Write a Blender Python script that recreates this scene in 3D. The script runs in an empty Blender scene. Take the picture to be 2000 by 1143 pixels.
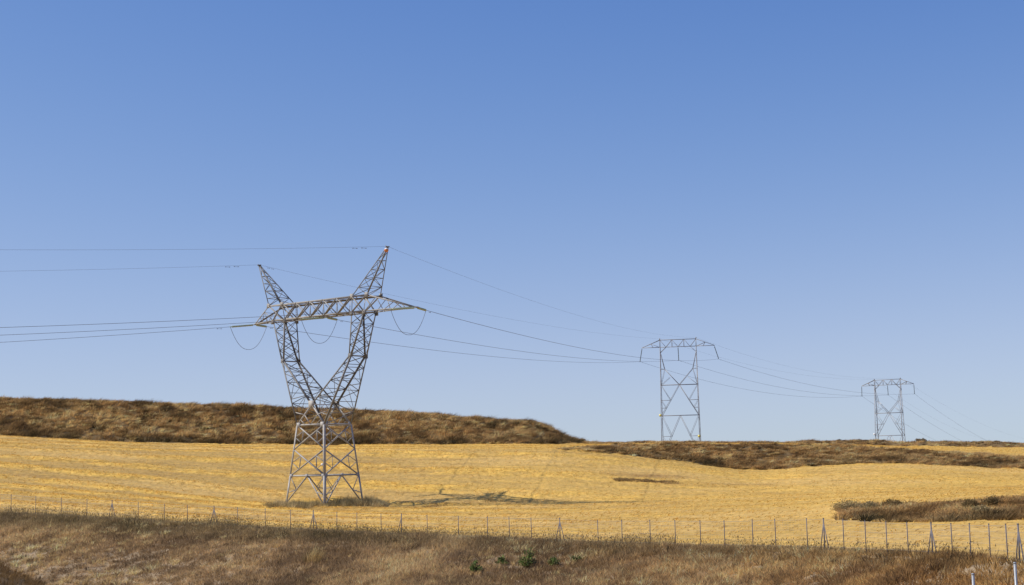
import bpy, math, random
import numpy as np
from mathutils import Vector, Matrix

# ------------------------------------------------------------------ camera, sky, sun
scene = bpy.context.scene
F_PX, PITCH, ROLL = 2800.0, 0.1128, -0.022
CX, CY = 1000.0, 571.5
_r0 = np.array([1., 0, 0]); _u0 = np.array([0, -math.sin(PITCH), math.cos(PITCH)])
FWD = np.array([0, math.cos(PITCH), math.sin(PITCH)])
CR = _r0*math.cos(ROLL) + _u0*math.sin(ROLL)
CU = -_r0*math.sin(ROLL) + _u0*math.cos(ROLL)
cam_data = bpy.data.cameras.new('camera')
cam = bpy.data.objects.new('camera', cam_data)
scene.collection.objects.link(cam)
cam_data.sensor_width = 36.0
cam_data.lens = F_PX/2000*36.0
cam_data.clip_start = 0.5
cam_data.clip_end = 20000
M = Matrix.Identity(4)
for i in range(3):
    M[i][0] = CR[i]; M[i][1] = CU[i]; M[i][2] = -FWD[i]
cam.matrix_world = M
scene.camera = cam
scene.render.resolution_x, scene.render.resolution_y = 1024, 585

SUN_EL, SUN_AZ = math.radians(43.5), math.radians(-92.5)     # azimuth measured from +Y towards +X
world = bpy.data.worlds.new("World"); scene.world = world
world.use_nodes = True
wn = world.node_tree
bg = wn.nodes['Background']
sky = wn.nodes.new('ShaderNodeTexSky')
sky.sky_type = 'NISHITA'; sky.sun_disc = False
sky.sun_elevation = SUN_EL
sky.sun_rotation = SUN_AZ
sky.altitude = 2000; sky.air_density = 1.0; sky.dust_density = 0.3; sky.ozone_density = 8.0
# film-like shoulder on the sky's own colour, channel by channel: A*x^g/(x^g+c)
sep = wn.nodes.new('ShaderNodeSeparateColor'); com = wn.nodes.new('ShaderNodeCombineColor')
wn.links.new(sky.outputs[0], sep.inputs[0])
for i, (g_, c_, a_) in enumerate(((2.0, 2.4118, 5.578), (1.5, 5.3243, 8.189), (1.0, 4.1462, 11.945))):
    pw = wn.nodes.new('ShaderNodeMath'); pw.operation = 'POWER'; pw.inputs[1].default_value = g_
    ad = wn.nodes.new('ShaderNodeMath'); ad.operation = 'ADD'; ad.inputs[1].default_value = c_
    dv = wn.nodes.new('ShaderNodeMath'); dv.operation = 'DIVIDE'
    ml = wn.nodes.new('ShaderNodeMath'); ml.operation = 'MULTIPLY'; ml.inputs[1].default_value = a_
    wn.links.new(sep.outputs[i], pw.inputs[0]); wn.links.new(pw.outputs[0], ad.inputs[0])
    wn.links.new(pw.outputs[0], dv.inputs[0]); wn.links.new(ad.outputs[0], dv.inputs[1])
    wn.links.new(dv.outputs[0], ml.inputs[0]); wn.links.new(ml.outputs[0], com.inputs[i])
wn.links.new(com.outputs[0], bg.inputs[0])
bg.inputs[1].default_value = 0.10
sd = bpy.data.lights.new('sun', 'SUN'); sd.energy = 4.8; sd.angle = math.radians(0.53)
sd.color = (1.0, 0.93, 0.82)
sun = bpy.data.objects.new('sun', sd); scene.collection.objects.link(sun)
sdir = Vector((math.sin(SUN_AZ)*math.cos(SUN_EL), math.cos(SUN_AZ)*math.cos(SUN_EL), math.sin(SUN_EL)))
sun.rotation_euler = sdir.to_track_quat('Z', 'Y').to_euler()
sun.location = (0, 0, 60)
vs = scene.view_settings
vs.view_transform = 'Standard'; vs.look = 'None'; vs.gamma = 1.0; vs.exposure = 0.0

# ------------------------------------------------------------------ helpers
rng = np.random.default_rng(7)
random.seed(7)

def ray(px, py):
    x = (np.asarray(px, float)-CX)/F_PX; y = -(np.asarray(py, float)-CY)/F_PX
    v = FWD + x[..., None]*CR + y[..., None]*CU
    return v
def at(px, py, d):
    """world point seen at photo pixel (px,py) lying at depth d along +Y"""
    v = ray(np.array(px), np.array(py)); v = v/v[..., 1:2]
    return v*np.asarray(d)[..., None] if np.ndim(d) else v*d
def project(P):
    P = np.asarray(P, float)
    yc = P@FWD
    return CX+F_PX*(P@CR)/yc, CY-F_PX*(P@CU)/yc

def tag(o, label=None, cat=None, group=None, kind=None):
    if label: o['label'] = label
    if cat: o['category'] = cat
    if group: o['group'] = group
    if kind: o['kind'] = kind
    return o
def empty(name, loc, rz=0.0):
    o = bpy.data.objects.new(name, None); scene.collection.objects.link(o)
    o.location = loc; o.rotation_euler = (0, 0, rz); o.empty_display_size = .5
    return o
def mesh_obj(name, verts, faces, mat, parent=None, smooth=False, attrs=None):
    me = bpy.data.meshes.new(name)
    verts = np.asarray(verts, np.float32); faces = np.asarray(faces, np.int32)
    me.vertices.add(len(verts)); me.vertices.foreach_set('co', verts.ravel())
    n = faces.shape[1]
    me.loops.add(faces.size); me.loops.foreach_set('vertex_index', faces.ravel())
    me.polygons.add(len(faces))
    me.polygons.foreach_set('loop_start', np.arange(0, faces.size, n, dtype=np.int32))
    me.polygons.foreach_set('loop_total', np.full(len(faces), n, np.int32))
    me.update(calc_edges=True)
    if smooth: me.polygons.foreach_set('use_smooth', np.ones(len(faces), bool))
    if attrs:
        for k, v in attrs.items():
            v = np.asarray(v, np.float32)
            if v.ndim == 1:
                a = me.attributes.new(k, 'FLOAT', 'POINT'); a.data.foreach_set('value', v)
            else:
                a = me.attributes.new(k, 'FLOAT_COLOR', 'POINT')
                a.data.foreach_set('color', np.c_[v, np.ones(len(v))].astype(np.float32).ravel())
    me.materials.append(mat)
    o = bpy.data.objects.new(name, me); scene.collection.objects.link(o)
    if parent: o.parent = parent
    return o
def vnoise(x, y, seed=0):
    """smooth value noise, unit cell"""
    xi = np.floor(x).astype(np.int64); yi = np.floor(y).astype(np.int64)
    fx = x-xi; fy = y-yi; fx = fx*fx*(3-2*fx); fy = fy*fy*(3-2*fy)
    def h(a, b):
        n = (a*374761393 + b*668265263 + seed*1442695041) & 0x7fffffff
        n = ((n ^ (n >> 13))*1274126177) & 0x7fffffff
        return ((n ^ (n >> 16)) & 0xffff)/65535.0
    return (h(xi, yi)*(1-fx)+h(xi+1, yi)*fx)*(1-fy)+(h(xi, yi+1)*(1-fx)+h(xi+1, yi+1)*fx)*fy
def fbm(x, y, seed=0, o=4):
    r = 0; a = .5; t = 0
    for i in range(o):
        r = r + a*vnoise(x*2**i+17*i, y*2**i-9*i, seed+i); t += a; a *= .5
    return r/t

# ------------------------------------------------------------------ materials
def new_mat(name):
    m = bpy.data.materials.new(name); m.use_nodes = True
    nt = m.node_tree; b = nt.nodes['Principled BSDF']
    return m, nt, b
def ramp(nt, fac, stops):
    r = nt.nodes.new('ShaderNodeValToRGB'); e = r.color_ramp.elements
    e[0].position, e[0].color = stops[0][0], (*stops[0][1], 1)
    e[1].position, e[1].color = stops[-1][0], (*stops[-1][1], 1)
    for p, c in stops[1:-1]:
        k = e.new(p); k.color = (*c, 1)
    nt.links.new(fac, r.inputs[0]); return r.outputs[0]
def noise(nt, scale, detail=4, rough=.6, vec=None):
    n = nt.nodes.new('ShaderNodeTexNoise'); n.inputs['Scale'].default_value = scale
    n.inputs['Detail'].default_value = detail; n.inputs['Roughness'].default_value = rough
    if vec is not None: nt.links.new(vec, n.inputs['Vector'])
    return n.outputs[0]
def coords(nt, scale=(1, 1, 1)):
    g = nt.nodes.new('ShaderNodeNewGeometry'); m = nt.nodes.new('ShaderNodeMapping')
    m.inputs['Scale'].default_value = scale
    nt.links.new(g.outputs['Position'], m.inputs[0]); return m.outputs[0]
def metal(name, c1, c2, rough=.5, met=.35, scale=1.5):
    m, nt, b = new_mat(name)
    col = ramp(nt, noise(nt, scale, 5, .7, coords(nt)), [(.3, c1), (.7, c2)])
    nt.links.new(col, b.inputs['Base Color'])
    b.inputs['Metallic'].default_value = met; b.inputs['Roughness'].default_value = rough
    return m
M_STEEL = metal('galvanised_steel', (.26, .245, .225), (.44, .42, .385), .65, .05, 1.1)
M_STEEL2 = metal('darker_steel', (.19, .178, .162), (.35, .335, .31), .65, .05, 1.1)  # crossarm steel, a tone darker than the legs
M_STEEL_SHADE = metal('shaded_steel', (.12, .115, .11), (.22, .212, .20), .65, .05, 1.1)  # fork arms and peaks: shade of faces turned from the sun, put into the colour
M_FAR = metal('pale_steel', (.24, .24, .25), (.38, .38, .39), .6, .05)
M_POST = metal('post_steel', (.10, .095, .11), (.16, .152, .175), .6, .1)
M_POST2 = metal('galvanised_tube', (.26, .28, .30), (.40, .42, .44), .45, .3, 6)
M_WIRE = metal('aluminium_cable', (.10, .105, .125), (.16, .165, .19), .6, .2)
M_MESH = metal('fence_wire_steel', (.30, .30, .30), (.45, .45, .45))
M_GLASS = metal('glass_insulator', (.30, .36, .22), (.44, .50, .32), .25, 0)
M_CERAM = metal('dark_insulator', (.06, .07, .06), (.12, .13, .11), .3, 0)
M_ORANGE = metal('orange_paint', (.55, .17, .04), (.65, .24, .06), .5, 0)
M_WHITE = metal('white_paint', (.72, .72, .70), (.8, .8, .78), .5, 0)
M_YELLOW = metal('yellow_paint', (.75, .60, .10), (.85, .70, .15), .5, 0)
M_CONC = metal('concrete', (.30, .28, .25), (.42, .40, .36), .9, 0)

def attr_mat(name, attr='col', rough=.85, transl=0.0, var=.25):
    m, nt, b = new_mat(name)
    a = nt.nodes.new('ShaderNodeAttribute'); a.attribute_name = attr
    nt.links.new(a.outputs['Color'], b.inputs['Base Color'])
    b.inputs['Roughness'].default_value = rough
    b.inputs['Specular IOR Level'].default_value = .06
    if transl:
        t = nt.nodes.new('ShaderNodeBsdfTranslucent'); nt.links.new(a.outputs['Color'], t.inputs[0])
        mx = nt.nodes.new('ShaderNodeMixShader'); mx.inputs[0].default_value = transl
        nt.links.new(b.outputs[0], mx.inputs[1]); nt.links.new(t.outputs[0], mx.inputs[2])
        nt.links.new(mx.outputs[0], nt.nodes['Material Output'].inputs[0])
    return m
M_BLADE = attr_mat('dry_grass_blades', transl=.48)
M_LEAF = attr_mat('green_leaves', transl=.3)
M_STRAW = attr_mat('straw', transl=.2)

def soil(name, stops, scale, bump=.3, bscale=None, bdist=.1, stretch=(1, 1, 1)):
    m, nt, b = new_mat(name)
    v = coords(nt, stretch)
    n1 = noise(nt, scale, 8, .7, v)
    col = ramp(nt, n1, stops)
    nt.links.new(col, b.inputs['Base Color'])
    b.inputs['Roughness'].default_value = .95; b.inputs['Specular IOR Level'].default_value = .1
    bp = nt.nodes.new('ShaderNodeBump'); bp.inputs['Strength'].default_value = bump
    bp.inputs['Distance'].default_value = bdist
    nt.links.new(noise(nt, bscale or scale*3, 6, .7, v), bp.inputs['Height'])
    nt.links.new(bp.outputs[0], b.inputs['Normal'])
    return m
M_GROUND = soil('dry_ground', [(.3, (.17, .11, .05)), (.7, (.30, .20, .10))], .6)
M_BANK = soil('bank_soil', [(.3, (.13, .085, .035)), (.55, (.22, .15, .07)), (.75, (.33, .23, .11))], .5, .6, 2)
M_EMB = soil('embankment_soil', [(.3, (.24, .175, .105)), (.55, (.38, .29, .185)), (.75, (.50, .40, .27))], .9, .9, 4)
# stubble field: attribute 'swath' (0..1) tells where the cut straw lies
def field_mat():
    m, nt, b = new_mat('stubble')
    a = nt.nodes.new('ShaderNodeAttribute'); a.attribute_name = 'col'
    v = coords(nt, (1, .55, 1))
    n = noise(nt, 1.6, 8, .75, v)
    mr = nt.nodes.new('ShaderNodeMapRange'); nt.links.new(n, mr.inputs[0])
    mr.inputs[1].default_value = .3; mr.inputs[2].default_value = .7
    mr.inputs[3].default_value = .62; mr.inputs[4].default_value = 1.28
    mx = nt.nodes.new('ShaderNodeVectorMath'); mx.operation = 'SCALE'
    nt.links.new(a.outputs['Color'], mx.inputs[0]); nt.links.new(mr.outputs[0], mx.inputs['Scale'])
    nt.links.new(mx.outputs[0], b.inputs['Base Color'])
    b.inputs['Roughness'].default_value = .9; b.inputs['Specular IOR Level'].default_value = .1
    bp = nt.nodes.new('ShaderNodeBump'); bp.inputs['Strength'].default_value = .8; bp.inputs['Distance'].default_value = .12
    nt.links.new(noise(nt, 3.5, 6, .75, v), bp.inputs['Height']); nt.links.new(bp.outputs[0], b.inputs['Normal'])
    return m
M_FIELD = field_mat()

# ------------------------------------------------------------------ terrain sheet
# every control curve: photo columns -> (row, depth); rows None = straight slope between its neighbours
NAN = float('nan')
KX = np.array([-400, 0, 250, 500, 635, 800, 1000, 1050, 1070, 1092, 1106, 1130, 1200, 1300, 1400, 1450, 1500, 1560, 1650, 1750, 1850, 1930, 2000, 2400], float)
def curve(pts):
    p = sorted(pts); return np.interp(KX, [q[0] for q in p], [q[1] for q in p])
S_K = (KX-CX)/F_PX
dB = curve([(-400, 132), (0, 120), (600, 103), (1100, 88), (1600, 69), (2000, 50), (2400, 36)])
yB = curve([(-400, 990), (0, 1006), (250, 1020), (500, 1036), (750, 1050), (1000, 1060), (1250, 1071), (1500, 1079), (1750, 1088), (1850, 1096), (1930, 1106), (2000, 1118), (2400, 1160)])
def lay(y, d):
    y = np.asarray(y, float)*np.ones(len(KX)); d = np.asarray(d, float)*np.ones(len(KX))
    P = at(KX, y, d); return P[:, 0]/d, d, P[:, 2]
rows = []      # (name, depth[], z[], n rows up to the next layer)
def add(name, d, y=None, z=None, n=10):
    d = np.asarray(d, float)*np.ones(len(KX))
    if z is None: z = lay(y, d)[2]
    else: z = np.asarray(z, float)*np.ones(len(KX))
    rows.append([name, d, z, n])
add('back', -60, z=-2.2, n=4)
add('near', 8, z=curve([(-400, -2.0), (2400, -3.0)]), n=14)
add('mound', curve([(-400, 34), (600, 34), (2400, 32)]), y=curve([(-400, 985), (-100, 1068), (0, 1103), (60, 1128), (110, 1155), (300, 1250), (1000, 1420), (1900, 1330), (2400, 1300)]), n=10)
add('valley', curve([(-400, 50), (1000, 50), (2000, 37), (2400, 34)]), y=curve([(-400, 1400), (0, 1500), (1000, 1500), (2000, 1400), (2400, 1400)]), n=10)
dA = curve([(-400, 105), (0, 95), (1000, 70), (2000, 41.5), (2400, 35)])
add('A', dA, y=curve([(-400, 1230), (2000, 1230), (2400, 1260)]), n=110)
add('B', dB, y=yB, n=8)
add('C', dB+5, z=lay(yB, dB)[2]-.35, n=60)
dP1 = curve([(-400, 150), (0, 145), (1000, 122), (1500, 112), (1900, 100), (2400, 95)])
yP1 = np.where((KX > 1600), curve([(1600, 1008), (1700, 1016), (1760, 1016), (1900, 1011), (2000, 1007), (2400, 1000)]), NAN)
add('P1', dP1, y=yP1, n=10)
yP2 = np.where((KX > 1640), curve([(1600, 1006), (1650, 997), (1700, 993), (1750, 992), (1850, 989), (1900, 984), (2000, 981), (2400, 975)]), NAN)
add('P2', dP1+4, y=yP2, n=70)
add('D', 182, y=curve([(-400, 905), (0, 945), (250, 962), (500, 984), (635, 991), (760, 991), (1000, 988), (1300, 975), (1600, 962), (2000, 952), (2400, 948)]), n=90)
add('F', curve([(-400, 225), (900, 225), (1450, 222), (2400, 222)]),
    y=np.where(KX > -1e9, curve([(-400, 868), (0, 873), (250, 881), (500, 886), (635, 886), (800, 884), (1000, 880), (1070, 878), (1130, 883), (1200, 888), (1300, 900), (1400, 913), (1450, 918), (1500, 918), (1560, 912), (1650, 907), (1750, 905), (1850, 910), (1930, 916), (2000, 918), (2400, 925)]), NAN), n=14)
add('G', curve([(-400, 228), (900, 228), (1450, 233), (2400, 233)]),
    y=np.where(KX > 1120, curve([(1130, 874), (1200, 870), (1300, 867), (1400, 868), (1500, 867), (1650, 871), (1750, 877), (1850, 886), (1930, 892), (2000, 896), (2400, 910)]), NAN), n=60)
dH = curve([(-400, 268), (0, 268), (1000, 272), (1300, 292), (2400, 292)])
yH = curve([(-400, 845), (0, 850), (100, 853), (250, 863), (400, 870), (560, 871), (800, 870), (1000, 869), (1100, 868), (1130, 868), (1300, 867), (1600, 869), (1750, 873), (2000, 874), (2400, 876)])
add('H', dH, y=yH, n=40)
yI = curve([(-400, 784), (0, 781), (150, 782), (300, 790), (430, 793), (500, 797), (700, 806), (780, 809), (870, 814), (950, 822), (1030, 828), (1050, 830), (1070, 842), (1092, 857), (1106, 864), (1130, 866), (1200, 866), (1300, 866), (1500, 864), (1620, 863), (1800, 865), (2000, 867), (2400, 869)])
dI = curve([(-400, 282), (0, 282), (1070, 286), (1150, 294), (1300, 298), (2400, 298)])
add('I', dI, y=yI, n=6)
zI = lay(yI, dI)[2]
add('J', dI+8, z=zI-.1, n=6)
add('K', 340, z=zI*.6-.9, n=10)
add('L', 470, z=-1.7, n=8)
add('M', 642, z=curve([(-400, -6), (1400, -6), (1732, -8.1), (2400, -9)]), n=8)
add('N', 900, z=-28, n=8)
add('O', 2000, z=-60, n=6)
add('P', 9000, z=-190, n=1)
# fill missing z linearly in depth
Dk = np.array([r[1] for r in rows]); Zk = np.array([r[2] for r in rows])
for j in range(len(KX)):
    g = ~np.isnan(Zk[:, j]); Zk[:, j] = np.interp(Dk[:, j], Dk[g, j], Zk[g, j])
IDX = {}; Dr = []; Zr = []
cnt = 0
for i, r in enumerate(rows):
    IDX[r[0]] = cnt
    if i == len(rows)-1:
        Dr.append(Dk[i]); Zr.append(Zk[i]); break
    for k in range(r[3]):
        t = k/r[3]; Dr.append(Dk[i]*(1-t)+Dk[i+1]*t); Zr.append(Zk[i]*(1-t)+Zk[i+1]*t); cnt += 1
Dr = np.array(Dr); Zr = np.array(Zr)
# smooth kinks inside the cultivated parts
def smooth_rows(a, b, passes):
    for _ in range(passes):
        Zr[a+1:b-1] = .25*Zr[a:b-2]+.5*Zr[a+1:b-1]+.25*Zr[a+2:b]
smooth_rows(IDX['P2']+1, IDX['F'], 110)
smooth_rows(IDX['A'], IDX['B']-1, 60)
s_f = np.arange(-.43, .4301, .00115)
s_cols = np.r_[-4, -2.5, -1.5, -1, -.75, -.6, -.5, -.46, s_f, .46, .5, .6, .75, 1, 1.5, 2.5, 4]
def col_interp(A):
    out = np.empty((A.shape[0], len(s_cols)))
    for i in range(A.shape[0]): out[i] = np.interp(s_cols, S_K, A[i])
    # soften the corners between control columns
    k = np.exp(-.5*(np.arange(-24, 25)/3.2)**2); k /= k.sum()
    a, b = 8, 8+len(s_f)
    seg = np.pad(out[:, a:b], ((0, 0), (24, 24)), mode='edge')
    out[:, a:b] = np.stack([np.convolve(seg[i], k, 'valid') for i in range(len(seg))])
    return out
GD = col_interp(Dr); GZ = col_interp(Zr)
GX = s_cols[None, :]*np.maximum(GD, 30.0)
NR, NC = GD.shape
rr = np.arange(NR)[:, None]*np.ones((1, NC))
def zone(a, b): return (rr >= IDX[a]) & (rr < IDX[b])
# relief
n1 = fbm(GX/9, GD/9, 3); n2 = fbm(GX/1.6, GD/1.6, 5); n3 = fbm(GX/.7, GD/1.0, 8)
SX = GX; 
warp = 2.6*(fbm(GX/60, GD/60, 21)-.5)
def swath_val(X, Y):
    """parallel lines of cut straw, about fifteen metres apart on the left slope"""
    w = 3.0*(fbm(X/55, Y/55, 21, 3)-.5)
    ph = (Y+(.10+.48*np.clip((235-Y)/65, 0, 1))*X+w*1.3)/15.2
    t = np.abs((ph % 1)-.5)*2            # 0 in the middle of a row
    lim = .50+.30*(fbm(X/7, Y/3, 33, 3)-.5)
    v = np.clip((lim-t)/.22, 0, 1)
    fade = np.clip((30-X)/50, 0.22, 1)*np.clip((Y-100)/20, 0, 1)
    br = np.clip((fbm(X/4.5, Y/2.2, 41, 3)-.25)*3.2, .15, 1)
    return v*fade*br
sw = swath_val(GX, GD)
fieldmask = zone('C', 'F') | zone('G', 'H') | ((rr >= IDX['F']) & (rr < IDX['G']) & (GX/np.maximum(GD, 1) < .03))
GZ = np.where(fieldmask, GZ + .26*sw + .10*(n2-.5)+.16*(n3-.5)*(.4+sw) + .5*(n1-.5)*np.clip((GD-100)/30, 0, 1)*.6, GZ)
GZ = np.where(zone('A', 'B'), GZ + .7*(n1-.5)+.35*(n2-.5)+.15*(n3-.5), GZ)
GZ = np.where(zone('H', 'J') | (zone('F', 'G') & ~fieldmask), GZ + .9*(n1-.5)+.8*(n2-.5), GZ)
GZ = np.where(zone('mound', 'A'), GZ + .1*(n2-.5), GZ)

def bil(A, r, c):
    r0 = np.clip(np.floor(r).astype(int), 0, NR-2); c0 = np.clip(np.floor(c).astype(int), 0, NC-2)
    fr = r-r0; fc = c-c0
    return (A[r0, c0]*(1-fc)+A[r0, c0+1]*fc)*(1-fr)+(A[r0+1, c0]*(1-fc)+A[r0+1, c0+1]*fc)*fr
def ground_z(x, y):
    s = x/max(y, 30.0)
    c = float(np.interp(s, s_cols, np.arange(NC)))
    c0 = min(int(c), NC-2); f = c-c0
    d = GD[:, c0]*(1-f)+GD[:, c0+1]*f; z = GZ[:, c0]*(1-f)+GZ[:, c0+1]*f
    return float(np.interp(y, d, z))

# colours of the stubble
patch = fbm(GX/22, GD/9, 51)
fine = fbm(GX/1.2, GD/.9, 57, 3)
gold = np.array([.80, .505, .110]); dull = np.array([.50, .325, .106]); pale = np.array([.72, .48, .17]); brownc = np.array([.34, .20, .075])
drill = np.sin(2*np.pi*(GD+(.10+.48*np.clip((235-GD)/65, 0, 1))*GX+3.9*(fbm(GX/55, GD/55, 21, 3)-.5))/3.8)*np.clip(1.2-GX/90, .4, 1)
k1 = np.clip(.12+.10*drill*fbm(GX/6, GD/3, 67)*2+.95*sw+.45*(fine-.5)+.45*np.clip((GX+25)/60, 0, 1), 0, 1)[..., None]
FC = dull*(1-k1)+gold*k1
k2 = np.clip((patch-.48)*2.6, 0, .45)[..., None]
FC = FC*(1-k2)+pale*k2
streak = np.clip((fbm(GX/16, GD/1.6, 63)-.55)*6, 0, 1)*.5*np.clip((fine-.3)*3, 0, 1)
# dip with dried weeds, and the worn strip in front of the tower
def blob(px, py, d, rx, ry):
    P = at(px, py, d); return np.exp(-((GX-P[0])/rx)**2-((GD-P[1])/ry)**2)
streak = np.clip(streak + .8*blob(1262, 940, 203, 5.5, 2.0)+.35*blob(1400, 950, 196, 9, 2.5)+.5*blob(660, 1000, 170, 12, 3)+.25*blob(860, 1004, 168, 14, 2.5), 0, .85)[..., None]
FC = FC*(1-streak)+brownc*streak

def grid_faces(mask):
    r, c = np.nonzero(mask[:-1, :-1])
    a = r*NC+c
    F = np.stack([a, a+1, a+NC+1, a+NC], 1)
    used, inv = np.unique(F, return_inverse=True)
    return used, inv.reshape(F.shape)
ALLV = np.stack([GX, GD, GZ], -1).reshape(-1, 3)
def sheet(name, mask, mat, attrs=None):
    used, F = grid_faces(mask)
    at_ = {k: v.reshape(-1, v.shape[-1])[used] for k, v in attrs.items()} if attrs else None
    o = mesh_obj(name, ALLV[used], F, mat, smooth=True, attrs=at_)
    return tag(o, kind='structure')
sx = GX/np.maximum(GD, 30)
scrub_patch = zone('P1', 'P2') & (sx > .226)
bank2 = zone('F', 'G') & (sx > .030)
emb = zone('A', 'C')
fld = (zone('C', 'H')) & ~scrub_patch & ~bank2
bank1 = zone('H', 'K')
o = sheet('ground', ~(emb | fld | scrub_patch | bank2 | bank1), M_GROUND)
o = sheet('embankment', emb, M_EMB)
o = sheet('field', fld, M_FIELD, {'col': FC})
o = sheet('hillside', bank1, M_BANK)
o = sheet('ditch_bank', scrub_patch, M_BANK)
o = sheet('terrace_bank', bank2, M_BANK)

# ------------------------------------------------------------------ vegetation
# cell areas for scattering
dx = GX[:-1, 1:]-GX[:-1, :-1]; dy = GD[1:, :-1]-GD[:-1, :-1]; dz = GZ[1:, :-1]-GZ[:-1, :-1]
AREA = np.abs(dx)*np.sqrt(dy**2+dz**2)
def scatter(n, mask, weight=None, smax=.50):
    w = AREA*mask[:-1, :-1]*(np.abs(sx[:-1, :-1]) < smax)
    if weight is not None: w = w*weight[:-1, :-1]
    p = (w/w.sum()).ravel()
    cdf = np.cumsum(p); idx = np.searchsorted(cdf, rng.random(n)*cdf[-1])
    r, c = np.divmod(np.minimum(idx, p.size-1), w.shape[1])
    r = r+rng.random(n); c = c+rng.random(n)
    return np.stack([bil(GX, r, c), bil(GD, r, c), bil(GZ, r, c)], 1)
def blades(base, h, w, lean, col, bend=.35, fan=None):
    """one curved three-segment blade per row; lean = (n,2) horizontal tip offset"""
    n = len(base)
    ang = rng.random(n)*math.pi
    side = np.stack([np.cos(ang), np.sin(ang)*.5, np.zeros(n)], 1)*(w[:, None]/2)
    mid = base + np.c_[lean*bend, h*.55]
    tip = base + np.c_[lean, h]
    V = np.stack([base-side, base+side, mid+side*.8, mid-side*.8, tip], 1).reshape(-1, 3)
    b = np.arange(n)[:, None]*5
    F = np.concatenate([b+np.array([0, 1, 2]), b+np.array([0, 2, 3]), b+np.array([3, 2, 4])])
    C = np.repeat(col, 5, 0)
    return V, F, C
def tufts(cent, rad, height, nb, width, cols, lean=(0.0, 0.0), spread=.5, up=1.0):
    """clumps of blades around each centre"""
    n = len(cent)
    k = np.repeat(np.arange(n), nb)
    m = len(k)
    a = rng.random(m)*2*math.pi; q = np.sqrt(rng.random(m))
    off = np.stack([np.cos(a), np.sin(a)], 1)*q[:, None]
    r = rad[k]
    base = cent[k].copy(); base[:, :2] += off*r[:, None]*.6
    base[:, 2] -= .08*height[k]
    h = height[k]*(.55+.6*rng.random(m))*(1.05-.45*q)
    le = off*(r*spread)[:, None]+np.array(lean)*h[:, None]+rng.normal(0, .12, (m, 2))*h[:, None]
    tone = np.clip(rng.normal(1, .24, (n, 1)), .45, 1.7)
    c = cols[k]*tone[k]*(1+rng.normal(0, .26, (m, 1)))
    return blades(base, h, width*(.6+.8*rng.random(m)), le, np.clip(c, .008, .9))
def palette(x, y, cols, scale, seed, jitter=.18):
    """pick colours by smooth noise so that neighbours share a tone"""
    v = .62*fbm(x/scale, y/scale, seed)+.38*fbm(x/(scale*.22), y/(scale*.22), seed+7)
    v = (v-.5)*3.0+.5+rng.normal(0, jitter*.6, len(x))
    v = np.clip(v, 0, .999)*(len(cols)-1)
    i = np.floor(v).astype(int); f = (v-i)[:, None]
    C = np.array(cols)
    return C[i]*(1-f)+C[i+1]*f
def merge(parts):
    V = []; F = []; C = []; o = 0
    for v, f, c in parts:
        V.append(v); F.append(f+o); C.append(c); o += len(v)
    return np.concatenate(V), np.concatenate(F), np.concatenate(C)
def stuff(name, parts, label, cat, mat=None):
    V, F, C = merge(parts)
    o = mesh_obj(name, V, F, mat or M_BLADE, attrs={'col': C})
    return tag(o, label, cat, kind='stuff')

# (a) embankment in front
pxg, pyg = project(ALLV); pxg = pxg.reshape(NR, NC); pyg = pyg.reshape(NR, NC)
cov = np.clip(.25+1.6*(fbm(GX/6, GD/4, 71)-.25), .05, 1)
bare = np.clip((pyg-1075)/60, 0, 1)*np.clip((520-pxg)/400, 0, 1)       # the lower left is thin and worn
EMB = zone('A', 'C')
c = scatter(46000, EMB, cov*(1-.86*bare)*(1+1.2*np.clip((pxg-1300)/500, 0, 1)))
px_, py_ = project(c)
h = .27+.30*fbm(c[:, 0]/5, c[:, 1]/5, 81)+rng.normal(0, .05, len(c))
leftness = np.clip((500-px_)/450, 0, 1)*np.clip((py_-1030)/80, 0, 1)
h *= (1-.45*leftness)
cA = palette(c[:, 0], c[:, 1], [(.28, .188, .10), (.38, .258, .135), (.50, .345, .175), (.62, .435, .22), (.74, .53, .27), (.84, .62, .32)], 9, 91)
cB = palette(c[:, 0], c[:, 1], [(.28, .16, .065), (.40, .235, .09), (.53, .32, .12), (.65, .41, .155), (.76, .51, .20)], 7, 95)
t = np.clip((px_-900)/900, 0, 1)[:, None]
col = cA*(1-t)+cB*t
# weeds along the crest are darker and olive
crest = np.clip(1-np.abs(py_-np.interp(px_, KX, yB)-6)/26, 0, 1)[:, None]*(.35+.5*np.clip((900-px_)/900, 0, 1))[:, None]
col = col*(1-crest)+np.array([.20, .155, .07])*crest
parts = [tufts(c, .28+0*h, h, 12, .035, col, lean=(.22, -.05), spread=1.3)]
# tall thin weeds along the crest with seed heads
CRM = (rr >= IDX['B']-16) & (rr <= IDX['B']+7)
c2 = scatter(7000, CRM, .25+1.2*fbm(GX/3, GD/3, 77)**2*2)
px2, _ = project(c2)
h2 = (.55+.55*rng.random(len(c2)))*(.55+.75*fbm(c2[:, 0]/2.5, c2[:, 1]/2.5, 87))*np.interp(px2, [0, 1000, 2000], [1.0, .9, .72])
col2 = palette(c2[:, 0], c2[:, 1], [(.13, .11, .055), (.20, .155, .075), (.28, .20, .10), (.38, .27, .13)], 5, 99)
parts.append(tufts(c2, .20+0*h2, h2, 6, .013, col2, lean=(.10, 0), spread=.7))
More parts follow.
